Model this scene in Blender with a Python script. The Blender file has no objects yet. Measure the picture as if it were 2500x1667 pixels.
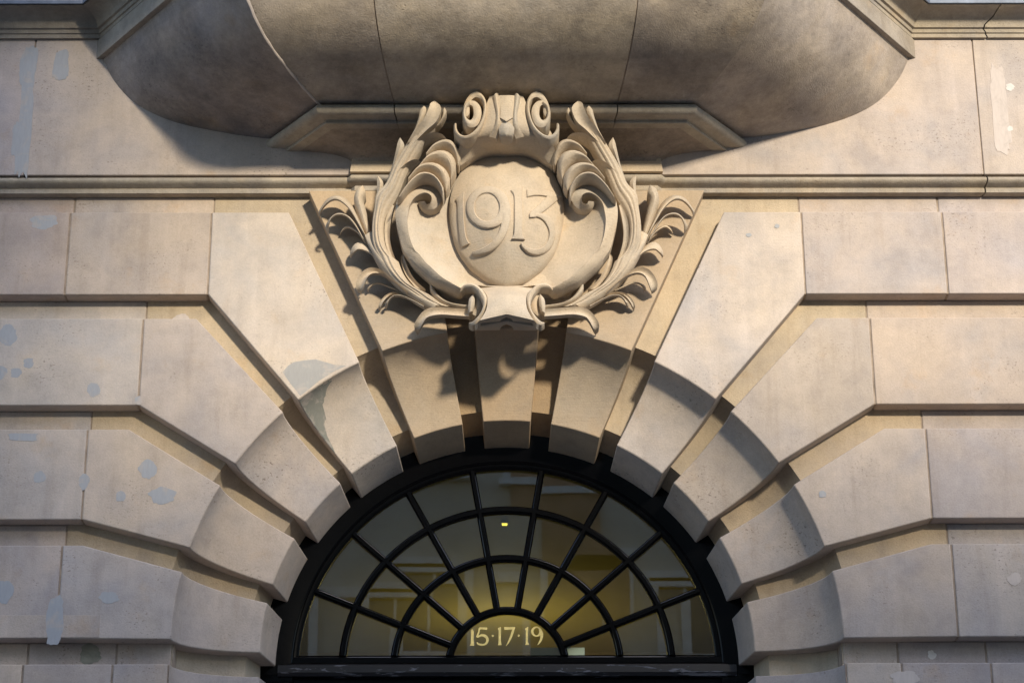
import bpy, math, random
from mathutils import Matrix, Vector, noise as mnoise
random.seed(7)
R = math.radians
sc = bpy.context.scene

# ------------------------------------------------------------------ camera, sky, sun, exposure
# x runs along the facade, y into the building (front plane of the stones at y = 0), z = 0 at the arch centre
GROUND = -4.4
cam_d = bpy.data.cameras.new('camera'); cam = bpy.data.objects.new('camera', cam_d)
sc.collection.objects.link(cam); sc.camera = cam
cam_d.sensor_width = 36; cam_d.lens = 81.275; cam_d.clip_end = 500; cam_d.clip_start = .1
rt2, up2, fw = Vector((.999992, -.003092, -.00268)), Vector((.001295, -.382045, .924143)), Vector((.003881, .924139, .382037))
m = Matrix.Identity(4)
for i in range(3):
    m[i][0], m[i][1], m[i][2] = rt2[i], up2[i], -fw[i]
m[0][3], m[1][3], m[2][3] = -.0181, -10.3674, -2.8031
cam.matrix_world = m

SUN = Vector((.41, -1.0, .36)).normalized()          # direction towards the sun
world = bpy.data.worlds.new('World'); sc.world = world; world.use_nodes = True
nt = world.node_tree; nt.nodes.clear()
o = nt.nodes.new('ShaderNodeOutputWorld'); b = nt.nodes.new('ShaderNodeBackground'); s = nt.nodes.new('ShaderNodeTexSky')
s.sky_type = 'NISHITA'; s.sun_disc = False
s.sun_elevation = R(50); s.sun_rotation = math.atan2(SUN.x, SUN.y)
s.air_density = 1.0; s.dust_density = 1.0; s.ozone_density = 1.0
b.inputs['Strength'].default_value = .15
nt.links.new(s.outputs[0], b.inputs[0]); nt.links.new(b.outputs[0], o.inputs[0])
sun_d = bpy.data.lights.new('sun', 'SUN'); sun_d.energy = 2.4; sun_d.angle = R(4.5); sun_d.color = (1, .88, .69)
sun = bpy.data.objects.new('sun', sun_d); sc.collection.objects.link(sun)
sun.rotation_euler = SUN.to_track_quat('Z', 'Y').to_euler(); sun.location = SUN*30
sc.view_settings.view_transform = 'Standard'; sc.view_settings.look = 'None'
sc.view_settings.gamma = 1; sc.view_settings.use_curve_mapping = False
sc.view_settings.exposure = 1.03
sc.cycles.max_bounces = 5; sc.cycles.diffuse_bounces = 3; sc.cycles.glossy_bounces = 3; sc.cycles.transparent_max_bounces = 8

# ------------------------------------------------------------------ materials
def new_mat(name):
    m = bpy.data.materials.new(name); m.use_nodes = True
    n = m.node_tree.nodes; n.clear()
    out = n.new('ShaderNodeOutputMaterial'); p = n.new('ShaderNodeBsdfPrincipled')
    m.node_tree.links.new(p.outputs[0], out.inputs[0])
    return m, m.node_tree, p
def noise(t, vec, scale, detail=4, rough=.55, dist=0):
    n = t.nodes.new('ShaderNodeTexNoise'); n.inputs['Scale'].default_value = scale
    n.inputs['Detail'].default_value = detail; n.inputs['Roughness'].default_value = rough; n.inputs['Distortion'].default_value = dist
    t.links.new(vec, n.inputs['Vector']); return n.outputs['Fac']
def ramp(t, fac, stops):
    r = t.nodes.new('ShaderNodeValToRGB'); e = r.color_ramp.elements
    while len(e) < len(stops): e.new(.5)
    for k, (pos, c) in enumerate(stops):
        e[k].position = pos; e[k].color = (*c, 1) if len(c) == 3 else c
    t.links.new(fac, r.inputs[0]); return r.outputs[0]
def mix(t, a, b, fac, mode='MIX'):
    n = t.nodes.new('ShaderNodeMix'); n.data_type = 'RGBA'; n.blend_type = mode
    for sock, v in ((n.inputs[0], fac), (n.inputs[6], a), (n.inputs[7], b)):
        if isinstance(v, (int, float)): sock.default_value = v
        elif isinstance(v, tuple): sock.default_value = (*v, 1)
        else: t.links.new(v, sock)
    return n.outputs[2]
def mapping(t, vec, sc_, loc=(0, 0, 0)):
    n = t.nodes.new('ShaderNodeMapping'); n.inputs['Scale'].default_value = sc_; n.inputs['Location'].default_value = loc
    t.links.new(vec, n.inputs['Vector']); return n.outputs[0]
def g(v): return (v, v, v)

def stone_mat(name, base, warm, grey, pits=.5, streak=.25, soot=0.0, bump=.35, rough=.88, tool=0):
    m, t, p = new_mat(name)
    geo = t.nodes.new('ShaderNodeNewGeometry').outputs['Position']
    oi = t.nodes.new('ShaderNodeObjectInfo')
    # every stone gets its own patch of the pattern
    off = t.nodes.new('ShaderNodeVectorMath'); off.operation = 'MULTIPLY_ADD'
    cmb = t.nodes.new('ShaderNodeCombineXYZ')
    for k in range(3): t.links.new(oi.outputs['Random'], cmb.inputs[k])
    t.links.new(cmb.outputs[0], off.inputs[0]); off.inputs[1].default_value = (37, 19, 53); t.links.new(geo, off.inputs[2])
    v = off.outputs[0]
    big = noise(t, v, 2.2, 3, .6, .4)
    col = ramp(t, big, [(.30, grey), (.48, base), (.70, warm)])
    mid = noise(t, v, 9, 5, .68)
    col = mix(t, col, ramp(t, mid, [(.28, g(.90)), (.5, g(1.0)), (.75, g(1.06))]), 1.0, 'MULTIPLY')
    och = noise(t, v, 4.3, 4, .62)
    col = mix(t, col, ramp(t, och, [(.30, (.86, .87, .90)), (.47, g(1)), (.60, g(1)), (.78, (1.02, .90, .74))]), .8, 'MULTIPLY')
    # rain streaks, stretched down the face
    st = noise(t, mapping(t, v, (7, 7, .7)), 1.6, 4, .6)
    col = mix(t, col, ramp(t, st, [(.30, (.84, .82, .80)), (.44, g(1)), (.56, g(1)), (.70, (1.13, 1.13, 1.14))]), streak, 'MULTIPLY')
    # bedding of the stone
    bed = noise(t, mapping(t, v, (.8, .8, 14)), 2.0, 2, .6)
    col = mix(t, col, ramp(t, bed, [(.35, g(.95)), (.6, g(1.02))]), .2, 'MULTIPLY')
    fine = noise(t, geo, 120, 2, .7)
    col = mix(t, col, ramp(t, fine, [(.3, g(.86)), (.55, g(1.0)), (.8, g(1.08))]), .7, 'MULTIPLY')
    # small weathered pits gathered in loose clusters
    pt = noise(t, mapping(t, geo, (1, 1, 1.5)), 62, 2, .6)
    cl = noise(t, v, 3.4, 2, .6)
    mul = t.nodes.new('ShaderNodeMath'); mul.operation = 'MULTIPLY'
    pm = ramp(t, pt, [(.60, g(0)), (.68, g(1))]); cm = ramp(t, cl, [(.50, g(0)), (.68, g(1))])
    t.links.new(pm, mul.inputs[0]); t.links.new(cm, mul.inputs[1])
    pf = t.nodes.new('ShaderNodeMath'); pf.operation = 'MULTIPLY'; t.links.new(mul.outputs[0], pf.inputs[0]); pf.inputs[1].default_value = pits
    col = mix(t, col, (.16, .13, .11), pf.outputs[0])
    if soot:
        sn = noise(t, geo, 2.3, 5, .7); s2 = noise(t, geo, 26, 4, .75)
        sm = t.nodes.new('ShaderNodeMath'); sm.operation = 'MULTIPLY_ADD'; t.links.new(s2, sm.inputs[0]); sm.inputs[1].default_value = .35; t.links.new(sn, sm.inputs[2])
        sf = ramp(t, sm.outputs[0], [(.52, g(0)), (.85, g(soot))])
        col = mix(t, col, (.085, .075, .07), sf)
    col = mix(t, col, oi.outputs['Color'], 1.0, 'MULTIPLY')
    t.links.new(col, p.inputs['Base Color']); p.inputs['Roughness'].default_value = rough
    p.inputs['Specular IOR Level'].default_value = .25
    # relief: grain, tooling and shallow hollows
    hh = t.nodes.new('ShaderNodeMath'); hh.operation = 'MULTIPLY_ADD'; t.links.new(mid, hh.inputs[0]); hh.inputs[1].default_value = 1.6; t.links.new(fine, hh.inputs[2])
    h2 = t.nodes.new('ShaderNodeMath'); h2.operation = 'MULTIPLY_ADD'; t.links.new(mul.outputs[0], h2.inputs[0]); h2.inputs[1].default_value = -1.2*pits; t.links.new(hh.outputs[0], h2.inputs[2])
    if tool:                                             # comb marks of the drag left across the carving
        cm_ = noise(t, mapping(t, geo, (5, 5, 150)), 1.0, 2, .5); h3 = t.nodes.new('ShaderNodeMath'); h3.operation = 'MULTIPLY_ADD'
        t.links.new(cm_, h3.inputs[0]); h3.inputs[1].default_value = tool; t.links.new(h2.outputs[0], h3.inputs[2]); h2 = h3
    bp = t.nodes.new('ShaderNodeBump'); bp.inputs['Strength'].default_value = bump; bp.inputs['Distance'].default_value = .006
    t.links.new(h2.outputs[0], bp.inputs['Height']); t.links.new(bp.outputs[0], p.inputs['Normal'])
    return m
STONE = stone_mat('limestone', (.52, .452, .396), (.575, .485, .395), (.45, .412, .39), .7, .6, .2, .2)
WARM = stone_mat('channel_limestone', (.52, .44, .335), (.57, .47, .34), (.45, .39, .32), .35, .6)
CARVED = stone_mat('carved_limestone', (.55, .46, .35), (.59, .475, .34), (.50, .44, .36), .3, .2, .12, .25, .88, .8)
SOOTY = stone_mat('weathered_limestone', (.42, .36, .30), (.46, .385, .295), (.35, .315, .285), .7, .6, .62)
MOULD = stone_mat('moulding_limestone', (.46, .40, .32), (.50, .42, .31), (.36, .325, .29), .4, .5, .45)

def plain(name, col, rough=.6, metal=0, bump=0, bscale=60, var=.15, vscale=6, spec=.5):
    m, t, p = new_mat(name)
    geo = t.nodes.new('ShaderNodeNewGeometry').outputs['Position']
    n = noise(t, geo, vscale, 6, .62)
    c = mix(t, col, ramp(t, n, [(.3, g(1-var)), (.7, g(1+var))]), 1.0, 'MULTIPLY')
    t.links.new(c, p.inputs['Base Color']); p.inputs['Roughness'].default_value = rough; p.inputs['Metallic'].default_value = metal
    p.inputs['Specular IOR Level'].default_value = spec
    if bump:
        bp = t.nodes.new('ShaderNodeBump'); bp.inputs['Strength'].default_value = bump; bp.inputs['Distance'].default_value = .004
        t.links.new(noise(t, geo, bscale, 5, .6), bp.inputs['Height']); t.links.new(bp.outputs[0], p.inputs['Normal'])
    return m
MORTAR = plain('lime_mortar', (.34, .275, .215), .95, 0, .5, 120, .3, 14, .2)
def filler(name, c):
    """trowelled mortar, worn through to the stone here and there"""
    m, t, p = new_mat(name)
    geo = t.nodes.new('ShaderNodeNewGeometry').outputs['Position']
    n1 = noise(t, geo, 11, 5, .7, .8); n2 = noise(t, mapping(t, geo, (40, 40, 9)), 2, 3, .6)
    col = mix(t, c, (.47, .41, .36), ramp(t, n1, [(.52, g(0)), (.66, g(.85))]))
    col = mix(t, col, ramp(t, n2, [(.3, g(.95)), (.7, g(1.04))]), 1.0, 'MULTIPLY')
    t.links.new(col, p.inputs['Base Color']); p.inputs['Roughness'].default_value = .9; p.inputs['Specular IOR Level'].default_value = .2
    bp = t.nodes.new('ShaderNodeBump'); bp.inputs['Strength'].default_value = .12; bp.inputs['Distance'].default_value = .004
    t.links.new(n2, bp.inputs['Height']); t.links.new(bp.outputs[0], p.inputs['Normal'])
    return m
FILLER = filler('grey_repair_mortar', (.375, .38, .39))
PALE = filler('pale_repair_mortar', (.545, .475, .42))
BLACK = plain('black_gloss_paint', (.0015, .0015, .0018), .16, 0, .08, 30, .3, 30, .12)
LEAD = plain('lead_sheet', (.13, .15, .19), .55, .35, .5, 12, .4, 7)
GOLDM = plain('gold_leaf', (.88, .70, .26), .5, 0, .2, 300, .15, 60, .1)
YELLOW = plain('ochre_wall_paint', (.30, .24, .07), .8, 0, 0, 10, .06, 2)
CEILP = plain('ceiling_paint', (.40, .34, .12), .8, 0, 0, 10, .06, 2)
WHITEP = plain('white_card_stock', (.80, .80, .78), .7)
BRICK = plain('red_brick', (.40, .24, .16), .9, 0, .3, 30, .3, 3)
WHITEPAINT = plain('white_window_paint', (.72, .72, .70), .5)
ASPHALT = plain('asphalt', (.05, .05, .052), .9, 0, .5, 80)
PAVING = plain('paving_stone', (.18, .17, .16), .9, 0, .3, 30)
STUCCO = plain('pale_stucco', (.58, .54, .47), .9, 0, .2, 20, .1, 2)
SLATE = plain('roof_slate', (.09, .095, .11), .6, 0, .3, 10)

def transom_mat():
    m, t, p = new_mat('flaking_black_paint')
    geo = t.nodes.new('ShaderNodeNewGeometry').outputs['Position']
    n = noise(t, mapping(t, geo, (1, 1, 5)), 5.5, 7, .66, .8)
    f = ramp(t, n, [(.575, g(0)), (.59, g(1))])
    c = mix(t, (.006, .006, .008), (.10, .105, .125), f)
    t.links.new(c, p.inputs['Base Color']); p.inputs['Roughness'].default_value = .35
    bp = t.nodes.new('ShaderNodeBump'); bp.inputs['Strength'].default_value = .5; bp.inputs['Distance'].default_value = .002; bp.invert = True
    t.links.new(f, bp.inputs['Height']); t.links.new(bp.outputs[0], p.inputs['Normal'])
    return m
FLAKE = transom_mat()
def glass_mat():
    m = bpy.data.materials.new('window_glass'); m.use_nodes = True; t = m.node_tree; t.nodes.clear()
    out = t.nodes.new('ShaderNodeOutputMaterial'); mx = t.nodes.new('ShaderNodeMixShader'); fr = t.nodes.new('ShaderNodeFresnel'); fr.inputs[0].default_value = 2.1
    tr = t.nodes.new('ShaderNodeBsdfTransparent'); tr.inputs[0].default_value = (.82, .88, .72, 1)
    gl = t.nodes.new('ShaderNodeBsdfGlossy'); gl.inputs['Roughness'].default_value = .01
    geo = t.nodes.new('ShaderNodeNewGeometry').outputs['Position']
    bp = t.nodes.new('ShaderNodeBump'); bp.inputs['Strength'].default_value = .004; bp.inputs['Distance'].default_value = .01
    t.links.new(noise(t, geo, 5, 2, .5), bp.inputs['Height']); t.links.new(bp.outputs[0], gl.inputs['Normal'])
    t.links.new(fr.outputs[0], mx.inputs[0]); t.links.new(tr.outputs[0], mx.inputs[1]); t.links.new(gl.outputs[0], mx.inputs[2])
    t.links.new(mx.outputs[0], out.inputs[0]); return m
GLASS = glass_mat()
def emit_mat(name, col, strength):
    m = bpy.data.materials.new(name); m.use_nodes = True; t = m.node_tree; t.nodes.clear()
    out = t.nodes.new('ShaderNodeOutputMaterial'); e = t.nodes.new('ShaderNodeEmission'); e.inputs[0].default_value = (*col, 1); e.inputs[1].default_value = strength
    t.links.new(e.outputs[0], out.inputs[0]); return m
LAMP = emit_mat('lit_lamp_glass', (1, .78, .30), 5.5)

# ------------------------------------------------------------------ builders
COL = sc.collection
def obj(name, verts, faces, mat, parent=None, smooth=None, bevel=0, color=None):
    me = bpy.data.meshes.new(name); me.from_pydata([tuple(v) for v in verts], [], faces); me.update()
    o = bpy.data.objects.new(name, me); COL.objects.link(o); me.materials.append(mat)
    import bmesh
    bm = bmesh.new(); bm.from_mesh(me); bmesh.ops.recalc_face_normals(bm, faces=bm.faces); bm.to_mesh(me); bm.free()
    if parent: o.parent = parent
    if smooth:
        for f in me.polygons: f.use_smooth = True
        me.set_sharp_from_angle(angle=R(smooth))
    if bevel:
        b = o.modifiers.new('edge', 'BEVEL'); b.width = bevel; b.segments = 2; b.limit_method = 'ANGLE'; b.angle_limit = R(30)
    if color: o.color = (*color, 1)
    return o
def thing(name, label, cat, loc=(0, 0, 0), group=None):
    o = bpy.data.objects.new(name, None); COL.objects.link(o); o['label'] = label; o['category'] = cat
    if group: o['group'] = group
    return o
def tag(o, label, cat, group=None):
    o['label'] = label; o['category'] = cat
    if group: o['group'] = group
    return o
def structure(o): o['kind'] = 'structure'; return o
class MB:
    """collects solids into one mesh"""
    def __init__(s): s.v = []; s.f = []
    def add(s, v, f):
        k = len(s.v); s.v += [tuple(a) for a in v]; s.f += [[i+k for i in q] for q in f]
    def box(s, x0, x1, y0, y1, z0, z1):
        s.add([(x, y, z) for x in (x0, x1) for y in (y0, y1) for z in (z0, z1)],
              [(0, 1, 3, 2), (4, 6, 7, 5), (0, 4, 5, 1), (2, 3, 7, 6), (0, 2, 6, 4), (1, 5, 7, 3)])
    def prism(s, poly, p0, p1):                      # outline in x, z; from projection p0 (back) to p1 (front)
        n = len(poly)
        s.add([(x, -p0, z) for x, z in poly]+[(x, -p1, z) for x, z in poly],
              [list(range(n)), list(range(n, 2*n))]+[(i, (i+1) % n, n+(i+1) % n, n+i) for i in range(n)])
    def loft(s, rows, close=True, cap=True):         # rows of equal length; each row a closed loop of points
        k = len(rows[0]); n = len(rows); v = [q for r_ in rows for q in r_]; f = []
        for i in range(n-1):
            for j in range(k if close else k-1):
                a, b_ = i*k+j, i*k+(j+1) % k; f.append((a, b_, b_+k, a+k))
        if cap and close: f += [list(range(k)), list(range((n-1)*k, n*k))]
        s.add(v, f)
    def build(s, name, mat, parent=None, **k): return obj(name, s.v, s.f, mat, parent, **k)
def resample(pts, n):
    pts = [Vector(p) for p in pts]; d = [0]
    for a, b_ in zip(pts, pts[1:]): d.append(d[-1]+(b_-a).length)
    out = []; k = 0
    for i in range(n):
        t = d[-1]*i/(n-1)
        while k < len(pts)-2 and d[k+1] < t: k += 1
        u = (t-d[k])/max(1e-9, d[k+1]-d[k]); out.append(pts[k].lerp(pts[k+1], min(1, max(0, u))))
    return out
def smoothline(pts, n):                              # Catmull-Rom through the points, evenly spaced
    P = [Vector(p) for p in pts]; P = [2*P[0]-P[1]]+P+[2*P[-1]-P[-2]]; fine = []
    for i in range(1, len(P)-2):
        a, b_, c, d = P[i-1:i+3]
        for k in range(8):
            t = k/8; fine.append(.5*((2*b_)+(c-a)*t+(2*a-5*b_+4*c-d)*t*t+(3*b_-a-3*c+d)*t**3))
    fine.append(P[-2]); return resample(fine, n)
def sweep(path, prof, wall=False):
    """path: plan points (x, projection) from left to right; prof: (offset outwards, z). Returns rows, one per path point."""
    n = len(path); rows = []
    nr = []
    for a, b_ in zip(path, path[1:]):
        dx, dp = b_[0]-a[0], b_[1]-a[1]; l = math.hypot(dx, dp); nr.append((-dp/l, dx/l))
    for i in range(n):
        if i == 0: m_ = (1/nr[0][0], 0) if wall else nr[0]          # ends cut along the wall
        elif i == n-1: m_ = (1/nr[-1][0], 0) if wall else nr[-1]
        else:
            a, b_ = nr[i-1], nr[i]; k = 1+a[0]*b_[0]+a[1]*b_[1]; m_ = ((a[0]+b_[0])/k, (a[1]+b_[1])/k)
        rows.append([(path[i][0]+m_[0]*o_, -(path[i][1]+m_[1]*o_), z) for o_, z in prof])
    return rows
def tint(j=.06, base=(1, 1, 1)):
    k = 1+random.uniform(-j, j); w = random.uniform(-.5, .5)*j
    return (base[0]*k*(1+w), base[1]*k, base[2]*k*(1-w))

# ---- carved ornament, traced in metres: (x, z, projection) along both edges of every lobe
LOFTS = [
 ('leaf_lobe',[(-.488,2.38,.337),(-.441,2.44,.387),(-.406,2.478,.419),(-.383,2.522,.441),(-.374,2.549,.442),(-.35,2.566,.432)],
  [(-.442,2.383,.339),(-.38,2.426,.38),(-.334,2.455,.406),(-.313,2.493,.424),(-.311,2.531,.432),(-.346,2.566,.432)],0.018,'g',0.05,16,7,1),
 ('leaf_lobe',[(-.493,2.381,.311),(-.457,2.44,.353),(-.442,2.471,.377),(-.429,2.507,.398),(-.422,2.534,.408),(-.402,2.552,.411)],
  [(-.458,2.394,.319),(-.427,2.447,.357),(-.407,2.477,.381),(-.391,2.507,.398),(-.386,2.537,.41),(-.4,2.552,.411)],0.016,'c',0.05,16,7,1),
 ('leaf_lobe',[(-.389,2.435,.33),(-.347,2.46,.364),(-.318,2.497,.392),(-.31,2.531,.409),(-.302,2.545,.407)],
  [(-.366,2.442,.334),(-.32,2.47,.37),(-.295,2.503,.396),(-.289,2.526,.406),(-.301,2.545,.407)],0.014,'c',0.05,16,7,1),
 ('leaf_lobe',[(-.52,2.33,.269),(-.472,2.374,.333),(-.426,2.398,.373),(-.38,2.414,.396),(-.334,2.415,.401),(-.304,2.405,.388),(-.293,2.394,.364)],
  [(-.495,2.314,.224),(-.448,2.351,.26),(-.409,2.377,.287),(-.371,2.397,.308),(-.336,2.404,.33),(-.308,2.4,.344),(-.293,2.395,.358)],0.012,'e',0.03,20,8,1),
 ('leaf_lobe',[(-.586,2.207,.216),(-.549,2.247,.281),(-.506,2.28,.317),(-.467,2.296,.339),(-.437,2.298,.344),(-.416,2.291,.324)],
  [(-.549,2.168,.165),(-.521,2.203,.198),(-.494,2.237,.224),(-.462,2.268,.256),(-.439,2.285,.29),(-.418,2.292,.318)],0.012,'e',0.03,20,8,1),
 ('leaf_lobe',[(-.596,2.202,.226),(-.56,2.304,.268),(-.546,2.358,.298),(-.535,2.398,.318),(-.519,2.426,.325)],
  [(-.562,2.234,.239),(-.527,2.318,.275),(-.504,2.361,.3),(-.493,2.392,.314),(-.519,2.425,.324)],0.016,'r',0.05,16,7,1),
 ('leaf_lobe',[(-.647,2.129,.185),(-.638,2.171,.202),(-.636,2.224,.224),(-.636,2.253,.235),(-.631,2.262,.238)],
  [(-.616,2.129,.185),(-.605,2.189,.209),(-.598,2.228,.225),(-.61,2.247,.233),(-.63,2.261,.238)],0.014,'r',0.05,16,7,1),
 ('leaf_blade',[(-.372,1.613,.115),(-.449,1.664,.127),(-.524,1.722,.141),(-.571,1.773,.151),(-.605,1.821,.159),(-.624,1.864,.165),(-.646,1.917,.171),(-.654,1.965,.181),(-.653,2.028,.195),(-.644,2.098,.211),(-.633,2.164,.235),(-.586,2.213,.254),(-.546,2.296,.285),(-.488,2.383,.332),(-.442,2.453,.369),(-.407,2.49,.388)],
  [(-.261,1.612,.115),(-.321,1.636,.123),(-.375,1.674,.133),(-.449,1.712,.14),(-.497,1.77,.15),(-.523,1.832,.16),(-.523,1.835,.158),(-.568,1.875,.163),(-.592,1.934,.172),(-.597,2.013,.19),(-.582,2.07,.204),(-.553,2.115,.215),(-.523,2.168,.235),(-.481,2.264,.272),(-.427,2.35,.312),(-.385,2.414,.346),(-.347,2.451,.365)],0.034,'w',0.07,52,21,1),
 ('leaf_lobe',[(-.527,1.793,.122),(-.569,1.868,.139),(-.594,1.94,.157),(-.597,2.016,.183),(-.582,2.07,.204),(-.557,2.114,.215)],
  [(-.498,1.773,.118),(-.533,1.846,.135),(-.556,1.909,.15),(-.565,1.969,.171),(-.56,2.029,.193),(-.546,2.11,.214)],0.012,'g',0.04,16,7,1),
 ('leaf_lobe',[(-.45,1.714,.119),(-.494,1.774,.133),(-.514,1.834,.148),(-.516,1.86,.155),(-.502,1.877,.158)],
  [(-.386,1.7,.117),(-.43,1.736,.127),(-.464,1.782,.139),(-.486,1.833,.15),(-.501,1.876,.158)],0.016,'g',0.04,16,7,1),
 ('leaf_lobe',[(-.183,1.592,.128),(-.26,1.608,.126),(-.325,1.637,.126),(-.362,1.677,.127),(-.376,1.713,.13),(-.366,1.74,.134)],
  [(-.183,1.62,.132),(-.234,1.627,.129),(-.281,1.64,.126),(-.321,1.67,.126),(-.349,1.709,.129),(-.364,1.739,.134)],0.02,'c',0.05,16,7,1),
 ('stem',[(-.361,1.6,.118),(-.449,1.654,.126),(-.52,1.711,.132),(-.572,1.764,.138),(-.613,1.819,.148),(-.647,1.88,.152),(-.671,1.933,.151),(-.691,1.983,.148)],
  [(-.314,1.628,.122),(-.412,1.666,.128),(-.483,1.72,.134),(-.535,1.774,.14),(-.582,1.84,.151),(-.619,1.883,.153),(-.645,1.939,.153),(-.658,2.002,.153)],0.022,'c',0.06,24,7,1),
 ('leaf_lobe',[(-.694,1.992,.1),(-.727,2.073,.108),(-.751,2.144,.122),(-.756,2.19,.138),(-.741,2.234,.15),(-.706,2.252,.15)],
  [(-.659,2.02,.1),(-.673,2.087,.108),(-.685,2.137,.122),(-.698,2.183,.138),(-.686,2.213,.15),(-.705,2.251,.15)],0.03,'c',0.09,16,7,1),
 ('leaf_lobe',[(-.685,1.989,.09),(-.72,2.092,.098),(-.762,2.182,.1),(-.802,2.22,.1),(-.841,2.228,.1),(-.886,2.212,.092),(-.915,2.174,.075),(-.933,2.148,.055),(-.925,2.139,.04)],
  [(-.681,1.968,.09),(-.721,2.034,.098),(-.76,2.102,.1),(-.794,2.144,.1),(-.826,2.168,.1),(-.859,2.177,.092),(-.896,2.164,.075),(-.916,2.148,.055),(-.924,2.14,.04)],0.055,'l',0.02,22,7,1),
 ('leaf_lobe',[(-.694,1.979,.09),(-.734,2.06,.098),(-.767,2.102,.1),(-.799,2.119,.1),(-.832,2.123,.1),(-.864,2.109,.092),(-.886,2.083,.08),(-.894,2.059,.062),(-.875,2.043,.04)],
  [(-.7,1.968,.09),(-.733,2.025,.098),(-.766,2.07,.1),(-.792,2.09,.1),(-.824,2.095,.1),(-.854,2.087,.092),(-.868,2.069,.08),(-.872,2.057,.062),(-.875,2.044,.04)],0.045,'l',0.018,22,7,1),
 ('leaf_lobe',[(-.691,1.973,.08),(-.725,2.03,.08),(-.755,2.061,.074),(-.788,2.075,.066),(-.81,2.062,.056),(-.822,2.038,.04)],
  [(-.691,1.959,.08),(-.721,2.005,.08),(-.751,2.032,.074),(-.781,2.05,.066),(-.804,2.046,.056),(-.821,2.037,.04)],0.03,'l',0.015,16,7,1),
 ('leaf_lobe',[(-.625,1.877,.09),(-.661,1.937,.09),(-.694,1.97,.09),(-.726,1.979,.09),(-.752,1.963,.087),(-.766,1.93,.081),(-.769,1.912,.067),(-.762,1.909,.05)],
  [(-.625,1.853,.09),(-.66,1.888,.09),(-.693,1.905,.09),(-.721,1.91,.09),(-.742,1.905,.083),(-.756,1.903,.07),(-.762,1.909,.05)],0.04,'l',0.018,16,7,1),
 ('leaf_lobe',[(-.478,1.696,.1),(-.553,1.759,.1),(-.601,1.804,.1),(-.635,1.82,.1),(-.666,1.824,.1),(-.699,1.806,.1),(-.726,1.777,.093),(-.739,1.745,.082),(-.733,1.726,.067),(-.707,1.718,.05)],
  [(-.484,1.674,.1),(-.532,1.722,.1),(-.573,1.754,.1),(-.607,1.771,.1),(-.641,1.774,.1),(-.668,1.759,.1),(-.681,1.736,.093),(-.692,1.719,.082),(-.701,1.713,.067),(-.706,1.718,.05)],0.045,'m',0.02,22,7,1),
 ('leaf_lobe',[(-.52,1.717,.07),(-.575,1.754,.067),(-.616,1.771,.063),(-.65,1.767,.06),(-.675,1.754,.057),(-.682,1.737,.05),(-.674,1.732,.04)],
  [(-.526,1.709,.07),(-.578,1.733,.067),(-.616,1.751,.063),(-.643,1.753,.06),(-.66,1.743,.057),(-.67,1.735,.05),(-.674,1.732,.04)],0.025,'l',0.015,16,7,1),
 ('leaf_lobe',[(-.393,1.642,.09),(-.468,1.682,.087),(-.519,1.702,.084),(-.56,1.704,.081),(-.593,1.688,.077),(-.617,1.661,.071),(-.625,1.641,.057),(-.618,1.634,.04)],
  [(-.399,1.621,.09),(-.468,1.663,.087),(-.509,1.685,.084),(-.546,1.691,.081),(-.57,1.682,.077),(-.596,1.657,.071),(-.61,1.638,.057),(-.617,1.634,.04)],0.02,'m',0.03,16,7,1),
 ('leaf_lobe',[(-.399,1.626,.1),(-.464,1.664,.097),(-.508,1.684,.094),(-.546,1.688,.088),(-.573,1.674,.084),(-.59,1.653,.081),(-.593,1.641,.067),(-.585,1.64,.05)],
  [(-.402,1.612,.1),(-.464,1.65,.097),(-.505,1.67,.094),(-.539,1.675,.088),(-.559,1.668,.084),(-.572,1.653,.081),(-.578,1.642,.067),(-.585,1.64,.05)],0.03,'l',0.02,16,7,1),
 ('leaf_lobe',[(-.179,1.586,.15),(-.26,1.591,.15),(-.32,1.598,.147),(-.361,1.6,.141),(-.398,1.588,.13),(-.428,1.561,.116),(-.449,1.532,.098),(-.446,1.513,.075),(-.43,1.51,.05)],
  [(-.179,1.528,.15),(-.246,1.533,.15),(-.306,1.539,.147),(-.35,1.537,.141),(-.38,1.532,.13),(-.397,1.517,.116),(-.408,1.507,.098),(-.419,1.505,.075),(-.429,1.51,.05)],0.035,'m',0.04,22,7,1),
 ('shell_rib',[(-.39,2.319,.334),(-.36,2.363,.349),(-.322,2.386,.356),(-.284,2.394,.359),(-.253,2.379,.354),(-.234,2.346,.343),(-.222,2.302,.329),(-.232,2.275,.32)],
  [(-.387,2.302,.329),(-.341,2.335,.34),(-.299,2.342,.342),(-.265,2.322,.336),(-.25,2.293,.326),(-.244,2.28,.322),(-.24,2.275,.32),(-.238,2.274,.32)],0.05,'c',0.09,16,8,1),
 ('shell_rib',[(-.424,2.251,.33),(-.382,2.308,.348),(-.337,2.334,.357),(-.295,2.335,.357),(-.261,2.313,.35),(-.245,2.273,.337),(-.249,2.236,.325),(-.271,2.195,.314)],
  [(-.422,2.237,.325),(-.382,2.268,.335),(-.333,2.273,.337),(-.295,2.247,.328),(-.281,2.225,.322),(-.275,2.208,.318),(-.273,2.199,.315),(-.271,2.195,.314)],0.05,'c',0.09,16,8,1),
 ('shell_rib',[(-.469,2.195,.331),(-.42,2.254,.348),(-.374,2.27,.353),(-.329,2.265,.352),(-.291,2.236,.342),(-.273,2.191,.33),(-.281,2.154,.321),(-.293,2.139,.317)],
  [(-.478,2.162,.323),(-.435,2.208,.335),(-.389,2.222,.338),(-.351,2.21,.335),(-.321,2.18,.327),(-.306,2.154,.321),(-.3,2.143,.318),(-.295,2.139,.317)],0.05,'c',0.09,16,8,1),
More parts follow.
